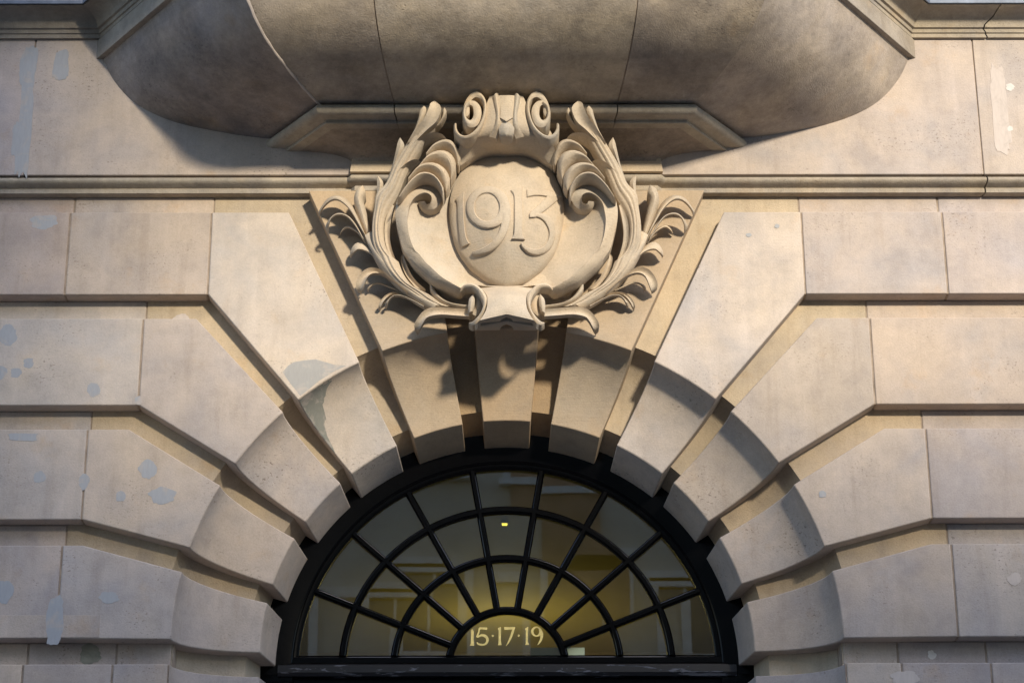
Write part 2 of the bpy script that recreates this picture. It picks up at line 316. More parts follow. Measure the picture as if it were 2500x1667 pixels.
 ('shell_rib',[(-.528,2.082,.314),(-.479,2.16,.333),(-.427,2.212,.347),(-.381,2.218,.348),(-.343,2.201,.344),(-.316,2.172,.336),(-.301,2.134,.327),(-.307,2.1,.318)],
  [(-.506,2.093,.316),(-.472,2.138,.328),(-.423,2.177,.338),(-.381,2.184,.34),(-.343,2.168,.336),(-.322,2.142,.329),(-.313,2.119,.323),(-.309,2.1,.318)],0.045,'c',0.09,16,8,1),
 ('rim_scroll',[(-.224,1.656,.197),(-.246,1.661,.197),(-.296,1.685,.2),(-.347,1.709,.203),(-.397,1.751,.208),(-.448,1.797,.214),(-.484,1.847,.22),(-.502,1.878,.224),(-.523,1.956,.236),(-.537,2.02,.247),(-.538,2.072,.257),(-.527,2.121,.267),(-.504,2.148,.274),(-.466,2.17,.28),(-.421,2.182,.283),(-.379,2.181,.283),(-.337,2.168,.279),(-.31,2.129,.269),(-.326,2.095,.261),(-.348,2.072,.257),(-.382,2.063,.255),(-.415,2.076,.257),(-.429,2.106,.264)],
  [(-.221,1.662,.235),(-.232,1.669,.236),(-.265,1.688,.238),(-.312,1.718,.242),(-.349,1.751,.246),(-.386,1.787,.251),(-.42,1.831,.256),(-.444,1.855,.259),(-.469,1.923,.27),(-.479,1.997,.282),(-.473,2.045,.291),(-.466,2.078,.297),(-.453,2.1,.302),(-.434,2.118,.307),(-.408,2.132,.31),(-.385,2.132,.31),(-.368,2.122,.308),(-.362,2.109,.305),(-.365,2.092,.3),(-.374,2.079,.297),(-.385,2.077,.296),(-.393,2.083,.298),(-.396,2.092,.3)],0.006,'c',0.085,60,6,1),
 ('dish',[(-.002,1.695,.173),(-.079,1.696,.175),(-.146,1.699,.184),(-.223,1.692,.17),(-.266,1.706,.2),(-.313,1.725,.226),(-.387,1.794,.237),(-.406,1.806,.239),(-.444,1.86,.247),(-.47,1.929,.257),(-.48,2.005,.266),(-.474,2.055,.27),(-.458,2.12,.27),(-.406,2.207,.266),(-.339,2.296,.265),(-.263,2.339,.265),(-.209,2.373,.265),(-.132,2.399,.265),(-.002,2.408,.265)],
  [(-.001,1.71,.135),(-.044,1.722,.136),(-.081,1.739,.138),(-.109,1.756,.139),(-.141,1.781,.142),(-.178,1.811,.145),(-.211,1.853,.149),(-.231,1.883,.152),(-.256,1.947,.159),(-.27,2.007,.165),(-.279,2.068,.171),(-.281,2.119,.176),(-.275,2.171,.181),(-.263,2.219,.186),(-.245,2.263,.19),(-.22,2.306,.195),(-.188,2.341,.198),(-.143,2.372,.201),(-.085,2.393,.203),(.001,2.4,.204)],-0.02,'c',0.06,44,9,2),
 ('console_scroll',[(-.256,2.448,.41),(-.254,2.405,.42),(-.234,2.369,.43),(-.2,2.35,.445),(-.158,2.362,.46),(-.12,2.403,.47),(-.098,2.467,.48),(-.096,2.527,.48),(-.113,2.572,.48),(-.144,2.599,.475),(-.172,2.588,.47),(-.197,2.552,.465),(-.21,2.512,.46)],
  [(-.242,2.455,.41),(-.24,2.422,.42),(-.227,2.391,.43),(-.2,2.371,.445),(-.166,2.38,.46),(-.136,2.413,.47),(-.117,2.458,.48),(-.111,2.518,.48),(-.124,2.552,.48),(-.147,2.566,.475),(-.166,2.556,.47),(-.185,2.531,.465),(-.195,2.508,.46)],0.012,'c',0.16,36,5,1),
 ('console_scroll',[(-.178,2.545,.475),(-.202,2.525,.475),(-.213,2.478,.475),(-.206,2.436,.475),(-.186,2.406,.475),(-.162,2.4,.475),(-.136,2.419,.475),(-.121,2.47,.475),(-.126,2.512,.475),(-.149,2.542,.475),(-.178,2.547,.475)],
  [(-.176,2.523,.475),(-.191,2.508,.475),(-.196,2.478,.475),(-.192,2.453,.475),(-.179,2.44,.475),(-.168,2.444,.475),(-.16,2.461,.475),(-.158,2.478,.475),(-.16,2.504,.475),(-.166,2.519,.475),(-.176,2.524,.475)],0.012,'c',0.14,30,6,1),
 ('console_scroll',[(-.202,2.516,.46),(-.206,2.486,.46),(-.2,2.469,.46)],
  [(-.178,2.516,.46),(-.179,2.486,.46),(-.187,2.469,.46)],0.01,'c',0.1,8,5,1),
 ('console_body',[(-.081,2.584,.45),(-.096,2.531,.465),(-.098,2.475,.465),(-.121,2.414,.45),(-.159,2.379,.42),(-.216,2.364,.385),(-.236,2.336,.34),(-.223,2.289,.29)],
  [(-.001,2.569,.475),(-.001,2.5,.49),(-.001,2.439,.485),(-.001,2.398,.465),(-.001,2.374,.43),(-.001,2.359,.385),(-.001,2.357,.34),(-.001,2.359,.3)],0.012,'o',0.12,30,14,2),
 ('console_panel',[(-.027,2.56,.478),(-.028,2.51,.495),(-.029,2.465,.5),(-.031,2.442,.498)],
  [(-.001,2.563,.478),(-.001,2.51,.495),(-.001,2.456,.5),(-.001,2.418,.498)],0.006,'q',0.05,10,6,2),
 ('console_ridge',[(-.068,2.568,.468),(-.061,2.517,.482),(-.053,2.462,.482),(-.06,2.408,.47),(-.085,2.374,.43)],
  [(-.039,2.589,.468),(-.033,2.517,.482),(-.026,2.453,.482),(-.026,2.408,.47),(-.045,2.361,.43)],0.02,'c',0.05,14,7,1),
 ('console_tongue',[(-.033,2.441,.465),(-.037,2.412,.471),(-.037,2.386,.473),(-.033,2.368,.467),(-.021,2.356,.459),(-.001,2.354,.45)],
  [(-.001,2.432,.465),(-.001,2.412,.471),(-.001,2.394,.473),(-.001,2.38,.467),(-.001,2.363,.459),(-.001,2.355,.45)],0.022,'q',0.07,12,8,2),
 ('bottom_scroll',[(-.226,1.655,.2),(-.216,1.678,.216),(-.192,1.687,.232),(-.162,1.682,.243),(-.132,1.662,.252),(-.105,1.627,.257),(-.094,1.594,.259),(-.098,1.548,.256),(-.115,1.512,.246),(-.138,1.486,.232),(-.162,1.482,.207),(-.182,1.504,.18)],
  [(-.217,1.655,.2),(-.204,1.665,.216),(-.185,1.665,.232),(-.162,1.659,.243),(-.138,1.635,.252),(-.12,1.601,.257),(-.113,1.572,.259),(-.118,1.541,.256),(-.131,1.52,.246),(-.148,1.504,.232),(-.165,1.5,.207),(-.179,1.507,.18)],0.01,'c',0.075,30,5,1),
 ('bottom_scroll',[(-.182,1.547,.2),(-.184,1.582,.21),(-.179,1.618,.21),(-.161,1.645,.2)],
  [(-.162,1.554,.2),(-.155,1.582,.21),(-.153,1.618,.21),(-.158,1.643,.2)],0.012,'c',0.1,12,6,1),
 ('bottom_scroll',[(-.156,1.648,.185),(-.152,1.607,.185),(-.156,1.573,.18),(-.169,1.554,.175)],
  [(-.119,1.633,.185),(-.115,1.593,.185),(-.125,1.562,.18),(-.149,1.543,.175)],0.01,'c',0.08,12,6,1),
 ('bottom_drum',[(-.136,1.712,.145),(-.102,1.643,.219),(-.092,1.592,.263),(-.096,1.533,.29),(-.113,1.488,.304),(-.136,1.459,.296),(-.158,1.489,.19)],
  [(-.002,1.708,.145),(-.002,1.649,.219),(-.003,1.603,.263),(-.003,1.565,.29),(-.003,1.523,.304),(-.003,1.486,.296),(-.003,1.493,.19)],0.015,'n',0.07,22,16,2),
 ('numeral',[(-.251,2.127,.234),(-.242,2.11,.241),(-.238,2.032,.237),(-.232,1.961,.225),(-.226,1.917,.215),(-.216,1.888,.211)],
  [(-.205,2.16,.263),(-.209,2.095,.264),(-.206,2.021,.26),(-.201,1.958,.25),(-.194,1.921,.244),(-.179,1.892,.243)],0.004,'f',0.02,26,4,0),
 ('numeral',[(.015,2.043,.331),(.011,2.013,.331),(0,1.986,.329),(-.018,1.963,.326),(-.042,1.948,.321),(-.069,1.941,.314),(-.097,1.943,.305),(-.125,1.954,.296),(-.151,1.973,.286),(-.172,1.997,.279),(-.187,2.026,.274),(-.195,2.057,.272),(-.195,2.087,.273),(-.188,2.115,.277),(-.173,2.139,.282),(-.152,2.157,.29),(-.126,2.167,.297),(-.098,2.17,.304),(-.069,2.165,.311),(-.041,2.151,.317),(-.018,2.131,.322),(0,2.105,.326),(.012,2.075,.329),(.015,2.043,.331)],
  [(-.034,2.044,.33),(-.036,2.024,.33),(-.043,2.006,.328),(-.053,1.992,.325),(-.067,1.982,.321),(-.083,1.977,.316),(-.099,1.979,.311),(-.116,1.985,.306),(-.131,1.997,.301),(-.143,2.013,.297),(-.152,2.031,.295),(-.156,2.052,.294),(-.156,2.072,.294),(-.152,2.091,.296),(-.143,2.107,.299),(-.131,2.12,.303),(-.116,2.127,.307),(-.1,2.129,.311),(-.083,2.126,.316),(-.067,2.117,.32),(-.053,2.103,.324),(-.043,2.085,.327),(-.036,2.065,.329),(-.034,2.044,.33)],0.004,'f',0.02,26,4,0),
 ('numeral',[(.009,2.086,.328),(.021,2.027,.331),(.016,1.966,.327),(-.004,1.906,.314),(-.036,1.862,.294),(-.084,1.836,.266),(-.145,1.833,.233),(-.166,1.846,.226)],
  [(-.032,2.054,.33),(-.022,2,.33),(-.028,1.95,.323),(-.048,1.9,.307),(-.08,1.872,.287),(-.12,1.857,.262),(-.153,1.854,.241),(-.167,1.854,.231)],0.004,'f',0.02,26,4,0),
 ('numeral',[(.019,2.137,.321),(.035,2.105,.325),(.037,2.01,.329),(.036,1.927,.317),(.032,1.903,.31),(.022,1.887,.306)],
  [(.078,2.162,.31),(.075,2.08,.322),(.076,1.992,.32),(.075,1.922,.307),(.079,1.904,.3),(.087,1.891,.292)],0.004,'f',0.02,26,4,0),
 ('numeral',[(.099,2.15,.308),(.155,2.159,.288),(.208,2.164,.261),(.264,2.151,.224)],
  [(.1,2.105,.314),(.138,2.12,.299),(.175,2.127,.282),(.22,2.13,.256)],0.004,'f',0.02,26,4,0),
 ('numeral',[(.212,2.155,.259),(.166,2.087,.289),(.134,2.048,.304),(.111,2.022,.312),(.111,1.999,.309)],
  [(.265,2.15,.223),(.224,2.095,.254),(.195,2.061,.272),(.17,2.035,.285),(.142,2.007,.297)],0.004,'f',0.02,26,4,0),
 ('numeral',[(.117,2.023,.309),(.166,2.033,.287),(.211,2.026,.257),(.235,1.986,.229),(.233,1.931,.213),(.206,1.873,.211),(.153,1.837,.229),(.105,1.835,.256),(.071,1.86,.284),(.067,1.872,.291)],
  [(.117,2.002,.307),(.138,2.009,.299),(.174,2.003,.278),(.198,1.977,.256),(.207,1.948,.242),(.2,1.912,.235),(.174,1.875,.238),(.137,1.857,.252),(.097,1.858,.273),(.077,1.872,.287)],0.004,'f',0.02,26,4,0),
]
OVAL = [(0,2.386,.234),(-.085,2.379,.234),(-.142,2.357,.231),(-.187,2.327,.228),(-.22,2.292,.225),(-.244,2.248,.221),(-.262,2.205,.216),(-.274,2.157,.211),(-.28,2.105,.206),(-.278,2.053,.201),(-.269,1.993,.195),(-.255,1.933,.189),(-.23,1.87,.182),(-.21,1.84,.179),(-.178,1.797,.175),(-.141,1.767,.172),(-.109,1.741,.169),(-.081,1.725,.168),(-.044,1.708,.166),(-.001,1.696,.165)]
OVAL_C = (0,1.984,.325)
OVAL_H = 0.125
PATCHES = [(-2.294, 2.126, 0.066, 0.039, 0, 0, 0), (-2.422, 1.523, 0.04, 0.06, 0, 0, 0), (-2.309, 1.375, 0.028, 0.026, 0, 0, 0), (-2.368, 1.323, 0.024, 0.026, 0, 0, 0), (-2.438, 1.325, 0.024, 0.035, 0, 0, 0), (-1.987, 1.232, 0.032, 0.037, 0, 0, 0), (-1.768, 1.18, 0.018, 0.022, 0, 0, 0), (-2.215, 0.793, 0.028, 0.028, 0, 0, 0), (-2.001, 0.77, 0.022, 0.039, 0, 0, 0), (-1.702, 0.831, 0.04, 0.047, 0, 0, 0), (-1.623, 0.698, 0.058, 0.041, 0, 0, 0), (-1.824, 0.696, 0.022, 0.028, 0, 0, 0), (-2.313, 0.994, 0.068, 0.019, 0, 0, 0), (-1.848, 0.203, 0.048, 0.028, 0, 0, 0), (-2.335, 0.235, 0.04, 0.056, 0, 0, 0), (-2.09, 0.091, 0.036, 0.112, 0, 0, 0), (-2.426, 2.71, 0.034, 0.323, 0, 0, 0), (-2.436, 3.01, 0.04, 0.108, 0, 0, 0), (-2.449, 2.586, 0.036, 0.108, 0, 0, 0), (-2.271, 3.01, 0.04, 0.082, 0, 0, 0), (2.563, 2.877, 0.022, 0.024, 2, 0, 0), (2.502, 2.754, 0.04, 0.248, 1, 0, 0), (2.543, 2.64, 0.014, 0.015, 2, 0, 0), (1.824, -0.185, 0.06, 0.035, 1, 0, 0), (2.363, 0.282, 0.032, 0.03, 1, 0, 0), (0.29, 1.676, 0.016, 0.013, 1, 0, 0), (0.532, 1.572, 0.032, 0.017, 0, 0, 0), (1.199, 2.05, 0.014, 0.011, 0, 0, 0), (1.492, 0.7, 0.018, 0.017, 0, 0, 0), (1.341, 2.098, 0.012, 0.011, 0, 0, 0), (-1.936, -0.045, 0.048, 0.052, 3, -0.085, 0), (1.967, -0.055, 0.018, 0.022, 2, -0.085, 0), (-1.599, 1.611, 0.044, 0.052, 1, -0.085, 0)]
CORNER_PATCH = [(-1.082, 1.325), (-1.057, 1.357), (-1.03, 1.376), (-0.981, 1.385), (-0.924, 1.391), (-0.876, 1.376), (-0.836, 1.363), (-0.776, 1.357), (-0.821, 1.335), (-0.864, 1.308), (-0.906, 1.278), (-0.941, 1.246), (-0.97, 1.221), (-0.993, 1.202), (-1.015, 1.232), (-1.044, 1.268)]
GOLD = [
 (0,[(-.176,.186),(-.169,.195),(-.162,.183),(-.162,.138),(-.159,.111),(-.181,.111),(-.176,.119),(-.175,.176)],None),
 (0,[(-.045,.197),(-.03,.205),(-.03,.137),(-.027,.113),(-.046,.113),(-.042,.121),(-.041,.189),(-.044,.19)],None),
 (0,[(.087,.195),(.102,.205),(.1,.131),(.106,.114),(.086,.114),(.09,.121),(.091,.187),(.087,.189)],None),
 (1,[(-.096,.201),(-.136,.201),(-.14,.183),(-.15,.157),(-.147,.152)],[(-.097,.189),(-.129,.192),(-.133,.179),(-.14,.158),(-.142,.15)]),
 (1,[(-.149,.152),(-.126,.168),(-.101,.163),(-.089,.141),(-.098,.118),(-.12,.11),(-.142,.115),(-.148,.126)],[(-.142,.15),(-.126,.157),(-.109,.152),(-.101,.138),(-.108,.123),(-.123,.12),(-.139,.123),(-.144,.13)]),
 (2,[(-.015,.203),(.04,.203)],[(-.013,.189),(.036,.192)]),
 (2,[(.04,.203),(.025,.157),(.009,.125),(-.005,.109)],[(.026,.195),(.014,.157),(.001,.125),(-.006,.109)]),
 (3,[(.169,.18),(.168,.173),(.165,.167),(.16,.162),(.155,.158),(.148,.155),(.141,.155),(.133,.156),(.127,.159),(.122,.164),(.118,.17),(.116,.177),(.116,.184),(.118,.191),(.122,.197),(.127,.201),(.134,.205),(.141,.206),(.148,.206),(.155,.203),(.161,.199),(.165,.194),(.168,.187),(.169,.18)],[(.156,.18),(.155,.175),(.154,.171),(.151,.167),(.148,.164),(.145,.162),(.141,.162),(.137,.163),(.134,.165),(.131,.169),(.129,.173),(.128,.178),(.128,.183),(.129,.188),(.131,.192),(.134,.195),(.137,.198),(.141,.199),(.145,.198),(.148,.197),(.152,.194),(.154,.19),(.155,.185),(.156,.18)]),
 (3,[(.165,.195),(.175,.169),(.171,.143),(.16,.124),(.146,.112)],[(.155,.179),(.161,.163),(.159,.143),(.152,.127),(.146,.115)]),
 (4,[(-.076,.16),(-.069,.166),(-.063,.16),(-.069,.154)],None),
 (4,[(.05,.16),(.056,.167),(.062,.16),(.056,.154)],None),
]

# ------------------------------------------------------------------ ground and the other side of the street
def flat(name, x0, x1, y0, y1, z, mat):
    m_ = MB(); m_.box(x0, x1, y0, y1, z-.3, z); return structure(m_.build(name, mat))
flat('ground', -150, 150, -150, 150, GROUND-.15, ASPHALT)
flat('road', -60, 60, -15, -4, GROUND-.14, ASPHALT)
flat('pavement', -60, 60, -3.98, .4, GROUND, PAVING)
flat('pavement', -60, 60, -19, -15.02, GROUND, PAVING)

def far_building(name, label, x0, x1, y, h, mat, nwin, floors, pitch=0):
    """a street front facing ours: wall, bands, sash windows with frames and panes, parapet or roof"""
    r_ = thing(name, label, 'building')
    z0 = GROUND; m_ = MB(); m_.box(x0, x1, y-10, y, z0, z0+h); m_.build('wall', mat, r_)
    m_ = MB(); m_.box(x0-.08, x1+.08, y-.01, y+.22, z0+h-.35, z0+h+.05); m_.build('cornice', WHITEPAINT, r_)
    if pitch:
        m_ = MB(); xs = (x0-.1, x1+.1); v = [(x, yy, zz) for x in xs for yy, zz in ((y+.25, z0+h+.052), (y-10, z0+h+.052), (y-5, z0+h+pitch))]
        m_.add(v, [(0, 1, 2), (3, 5, 4), (0, 2, 5, 3), (1, 4, 5, 2), (0, 3, 4, 1)]); m_.build('roof', SLATE, r_)
    fh = h/floors; step = (x1-x0)/nwin
    for fl in range(floors):
        zz = z0+fl*fh+fh*.30; m_ = MB(); m_.box(x0-.03, x1+.03, y-.01, y+.1, z0+(fl+1)*fh-.45, z0+(fl+1)*fh-.3)
        if fl < floors-1: m_.build('string_band', WHITEPAINT, r_)
        for k in range(nwin):
            cx = x0+step*(k+.5); w, hh = .62, fh*.56
            m_ = MB()
            for a in (-1, 1): m_.box(cx+a*w-.06, cx+a*w+.06, y-.005, y+.09, zz, zz+hh)
            m_.box(cx-w-.06, cx+w+.06, y-.004, y+.1, zz+hh, zz+hh+.12); m_.box(cx-w-.12, cx+w+.12, y-.004, y+.16, zz-.1, zz)
            m_.box(cx-w+.06, cx+w-.06, y-.004, y+.06, zz+hh*.48, zz+hh*.52)
            for a in (-.33, .33): m_.box(cx+a*w-.018, cx+a*w+.018, y-.004, y+.05, zz, zz+hh)
            win = m_.build('window', WHITEPAINT, r_)
            m_ = MB(); m_.box(cx-w+.05, cx+w-.05, y-.004, y+.012, zz+.002, zz+hh-.002); m_.build('pane', DARKGLASS, win)
    return r_
DARKGLASS = plain('dark_window_glass', (.03, .035, .04), .05, 0, 0, 10, .1, 2, .8)
tall = far_building('stone_house', 'tall pale stone house front with white sash windows and a brick pier opposite', -18, 5.9, -19, 18.5, STUCCO, 12, 5)
mb = MB(); mb.box(.35, 1.55, -19, -18.9, GROUND, GROUND+18.2); mb.build('brick_pier', BRICK, tall)
far_building('shade_building', 'unseen low stucco building added in the gap opposite to shade the lower facade', 5.95, 16.2, -19, 11.95, STUCCO, 5, 4)  # added out of view; its roof line cuts the sun off the lower courses
far_building('stucco_building', 'tall stucco house front across the street without a brick pier, beyond the gap', 16.25, 30, -19, 17.5, STUCCO, 7, 5)

# ------------------------------------------------------------------ the stone building
B = thing('stone_building', 'pale limestone facade with rusticated arch, wedge stones and moulded string course', 'building')
DR = .085                                              # depth of the channels between the stones
R1, R2, R3 = 1.55, 1.164, 1.1135                       # arch radii: face edge, end of the hollow band, back of the soffit
P2, P3, BACK = -.238, -.49, -.62
TOPS = [2.178, 1.606, 1.032, .4545, -.114, -.688]
BOTS = [1.734, 1.156, .582, .009, -.562, -1.136]
def band(s, r1, r2, p1, p2):                            # quarter-ellipse hollow
    a = R(90*s); return r1+(r2-r1)*(1-math.cos(a)), p1+(p2-p1)*math.sin(a)
def wedge(mb, a0, a1, outer, r1=R1, p1=0, r2=R2, p2=P2, r3=R3, n=10, sgn=-1, p3=P3):
    """a voussoir between angles a0 and a1 (from the vertical) with the given outer outline; face, hollow band, soffit"""
    out = resample([(x, z, 0) for x, z in outer], n+1); rows = []
    # keep the corners of the outline exact
    for (x, z) in outer:
        q = min(range(n+1), key=lambda i: (out[i]-Vector((x, z, 0))).length); out[q] = Vector((x, z, 0))
    for i in range(n+1):
        a = R(a0+(a1-a0)*i/n); sx, cz = math.sin(a), math.cos(a)
        pr = [(out[i].x, -p1, out[i].y)]
        pr.append((r1*sx, -p1, r1*cz))
        for k in range(1, 9):
            r_, p_ = band(k/8, r1, r2, p1, p2); pr.append((r_*sx, -p_, r_*cz))
        pr.append((r3*sx, -p3, r3*cz)); pr.append((r3*sx, -BACK, r3*cz)); pr.append((out[i].x, -BACK, out[i].y))
        rows.append([(sgn*x, y, z) for x, y, z in pr])
    mb.loft(rows)
C1, C2, C3 = 1.613, 1.237, 1.185
def chan(mb, a0, a1, outer, sgn): wedge(mb, a0, a1, outer, C1, -DR, C2, -.30, C3, 5, sgn, -.488)

CREAM, PINK, GREY = (1.10, 1.10, 1.07), (.98, .955, .96), (.98, .98, .99)
for sgn, cols in ((-1, ((1.10, 1.09, 1.05), (1.0, .98, .97), (1.04, 1.0, .95), (.96, .955, .97), (.97, .96, .98))), (1, ((1.08, 1.07, 1.05), (.93, .91, .88), (1.02, .99, .96), (.95, .92, .90), (.92, .91, .91)))):
    S = lambda *pts: [(abs(x), z) for x, z in pts]
    # raised wedge + recessed margin above it, in one stone
    defs = [  # a0, a1, outline of the raised face, channel a0, a1, outline of the channel
        (27.4, 40.3, [(1.08, 2.178), (1.46, 2.178), (1.46, 1.734)], 22.6, 28, [(.985, 2.30), (1.46, 2.30), (1.46, 2.17)]),
        (43.8, 56.4, [(1.512, 1.606), (1.765, 1.606), (1.765, 1.156)], 39.8, 44.4, [(1.455, 1.735), (1.765, 1.735), (1.765, 1.60)]),
        (61.1, 73.4, [(1.805, 1.032), (1.998, 1.032), (1.998, .582)], 55.9, 61.7, [(1.76, 1.157), (1.998, 1.157), (1.998, 1.025)]),
        (77.9, 89.9, [(1.985, .4545), (2.077, .4545), (2.077, .009)], 72.9, 78.5, [(1.99, .583), (2.077, .583), (2.077, .45)])]
    for k, (a0, a1, out, c0, c1, cout) in enumerate(defs):
        mb = MB(); wedge(mb, a0, a1, out, sgn=sgn); mb.build('voussoir', STONE, B, bevel=.0055, color=cols[k], smooth=35)
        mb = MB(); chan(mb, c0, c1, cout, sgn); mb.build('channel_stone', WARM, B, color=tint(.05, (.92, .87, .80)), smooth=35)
    # keystone cheeks
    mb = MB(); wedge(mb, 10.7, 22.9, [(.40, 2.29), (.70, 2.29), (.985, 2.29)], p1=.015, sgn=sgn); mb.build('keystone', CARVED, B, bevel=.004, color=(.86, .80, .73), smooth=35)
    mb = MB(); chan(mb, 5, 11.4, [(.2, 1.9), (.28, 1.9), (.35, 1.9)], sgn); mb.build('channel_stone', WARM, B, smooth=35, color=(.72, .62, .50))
    # straight courses
    joints = [(1.463, 2.163, 2.95), (1.769, 2.85), (2.001, 2.8), (2.081, 2.9), (1.553, 1.81, 2.22, 2.9), (1.553, 2.3, 2.9)]
    for k, js in enumerate(joints):
        top, bot = TOPS[k], BOTS[k]; nxt = BOTS[k-1] if k else 2.302
        js = list(js)+[3.45]
        for q, (a, b_) in enumerate(zip(js, js[1:])):
            a, b_ = a+.0045, b_-.0045
            prof = [(0, bot), (0, top), (-DR, top), (-DR, nxt-.001), (BACK, nxt-.001), (BACK, bot)]
            mb = MB(); mb.loft([[(sgn*x, -p_, z) for p_, z in prof] for x in (a, b_)])
            base = {0: (.99, .955, .94), 1: (.97, .94, .93), 2: (.99, .965, .96), 3: (.97, .95, .96), 4: (1, .98, .98), 5: PINK}[k]
            o_ = mb.build('ashlar_block', STONE, B, bevel=.005, color=tint(.09, random.choice([(1.06, 1.01, .96), (1.02, .955, .93), base, (.93, .91, .93), (1.0, .95, .94), (1.09, 1.05, 1.0)])))
            mb = MB(); mb.box(sgn*(a-.009), sgn*a, .007, .5, bot+.002, top-.002); mb.box(sgn*(a-.009), sgn*a, DR+.005, .5, top, nxt-.002); mb.build('mortar_joint', MORTAR, B)
    # jamb stones under the arch
    for top, bot, nxt, in ((-.114, -.562, .008), (-.688, -1.136, -.563)):
        rows = []
        pr = [(1.55, 0)]+[band(k/8, R1, R2, 0, P2) for k in range(1, 9)]+[(R3, P3), (R3, BACK), (1.55, BACK)]
        mb = MB(); mb.loft([[(sgn*x, -p_, z) for x, p_ in pr] for z in (bot, top)])
        mb.build('jamb_stone', STONE, B, bevel=.005, color=tint(.03, (.93, .94, .99)), smooth=35)
        pr = [(1.552, -DR), (C1-.004, -DR)][:1]+[band(k/8, 1.55+.06, C2, -DR, -.30) for k in range(1, 9)]+[(C3, -.488), (C3, BACK), (1.552, BACK)]
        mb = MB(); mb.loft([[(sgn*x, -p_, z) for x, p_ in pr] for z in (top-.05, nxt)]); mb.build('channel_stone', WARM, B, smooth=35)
# middle keystone
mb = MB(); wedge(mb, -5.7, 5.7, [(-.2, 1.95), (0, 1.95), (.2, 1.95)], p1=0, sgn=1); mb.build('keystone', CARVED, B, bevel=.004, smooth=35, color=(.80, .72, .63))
mb = MB(); mb.prism([(-.40, 1.66), (.40, 1.66), (.40, 2.29), (-.40, 2.29)], BACK, .013); mb.build('keystone', CARVED, B)
# plain wall under the picture down to the pavement and back core
for sgn in (-1, 1):
    mb = MB(); mb.box(sgn*1.2, sgn*3.45, .0, .6, GROUND, -1.14); mb.build('plinth', STONE, B)

# frieze stones above the string course
for x0, x1, c in ((-3.45, -2.413, (.95, .93, .97)), (-2.407, 2.387, (1, .975, .965)), (2.393, 3.45, (1.02, 1.0, .98))):
    mb = MB(); mb.prism([(x0, 2.385), (x1, 2.385), (x1, 3.16), (x0, 3.16)], BACK, 0); mb.build('frieze_block', STONE, B, bevel=.004, color=c)
mb = MB(); mb.box(-2.42, -2.40, .008, .5, 2.39, 3.15); mb.box(2.38, 2.40, .008, .5, 2.39, 3.15); mb.build('mortar_joint', MORTAR, B)
mb = MB(); mb.prism([(-.782, 2.387), (.782, 2.387), (.772, 2.46), (-.772, 2.46)], -.1, .03); mb.build('frieze_block', CARVED, B, bevel=.003, color=(.98, .96, .93))
# string course: hollow, roll, hollow and flat fillet, broken forward over the keystone
prof = [(-.3, 2.384), (-.03, 2.384), (-.014, 2.377), (-.006, 2.368), (-.004, 2.36), (-.008, 2.351), (-.018, 2.343), (-.034, 2.337), (-.046, 2.331), (-.045, 2.327), (-.04, 2.325), (-.04, 2.303), (-.044, 2.301), (-.3, 2.301)]
path = [(-3.45, 0), (-.80, 0), (-.78, .03), (.78, .03), (.80, 0), (3.45, 0)]
for a, b_, ex in ((0, 1, 0), (1, 4, 0), (4, 5, 0)):
    rows = sweep(path, prof)[a:b_+1]
    if a == 0: segs = [rows]
    elif a == 4:                                     # the right length is cracked through
        k = (2.408-.80)/(3.45-.80); cut = [tuple(Vector(p).lerp(Vector(q), k)) for p, q in zip(rows[0], rows[1])]
        c1 = [(x-.004+.02*(z-2.34), y, z) for x, y, z in cut]; c2 = [(x+.004+.02*(z-2.34), y, z) for x, y, z in cut]
        segs = [[rows[0], c1], [c2, rows[1]]]
    else: segs = [rows]
    for sg in segs:
        mb = MB(); mb.loft(sg); mb.build('string_course', MOULD, B, smooth=40, color=tint(.04))
# cornice of the wall and round the balcony rim, with lead on top
NX = 1/.806
cpath = [(-3.45, 0), (-2.07, 0), (-1.277, 1.075), (1.277, 1.075), (2.07, 0), (3.45, 0)]
cprof = [(-.3, 3.157), (.018, 3.157), (.018, 3.178), (.026, 3.181), (.030, 3.20), (.042, 3.203)]
for k in range(1, 9):
    a = R(90*k/8); cprof.append((.042+.105*(1-math.cos(a)), 3.203+.068*math.sin(a)))
cprof += [(.152, 3.271), (.152, 3.288), (-.3, 3.288)]
crow = sweep(cpath, cprof)
def cracked(r0, r1, x, w=.004):
    k = (x-r0[0][0])/(r1[0][0]-r0[0][0]); cut = [Vector(p).lerp(Vector(q), k) for p, q in zip(r0, r1)]
    jag = lambda c, s_: [(v_.x+s_*w+.012*math.sin(v_.z*70)+.01*math.sin(v_.z*31), v_.y, v_.z) for v_ in c]
    return [[r0, jag(cut, -1)], [jag(cut, 1), r1]]
for rows in [crow[0:2]]+cracked(crow[4], crow[5], 2.345):
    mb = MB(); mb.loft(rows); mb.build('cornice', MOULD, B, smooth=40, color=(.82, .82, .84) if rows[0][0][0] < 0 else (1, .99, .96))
lead = sweep(cpath, [(.158, 3.272), (.164, 3.272), (.164, 3.295), (.10, 3.305), (-.25, 3.36), (-.25, 3.292), (.158, 3.292)])
for rows in (lead[0:2], lead[4:6]):
    mb = MB(); mb.loft(rows); mb.build('lead_flashing', LEAD, B, bevel=.003)
mb = MB(); mb.box(-3.45, 3.45, .0, .6, 3.37, 6.2); mb.build('upper_wall', STONE, B)

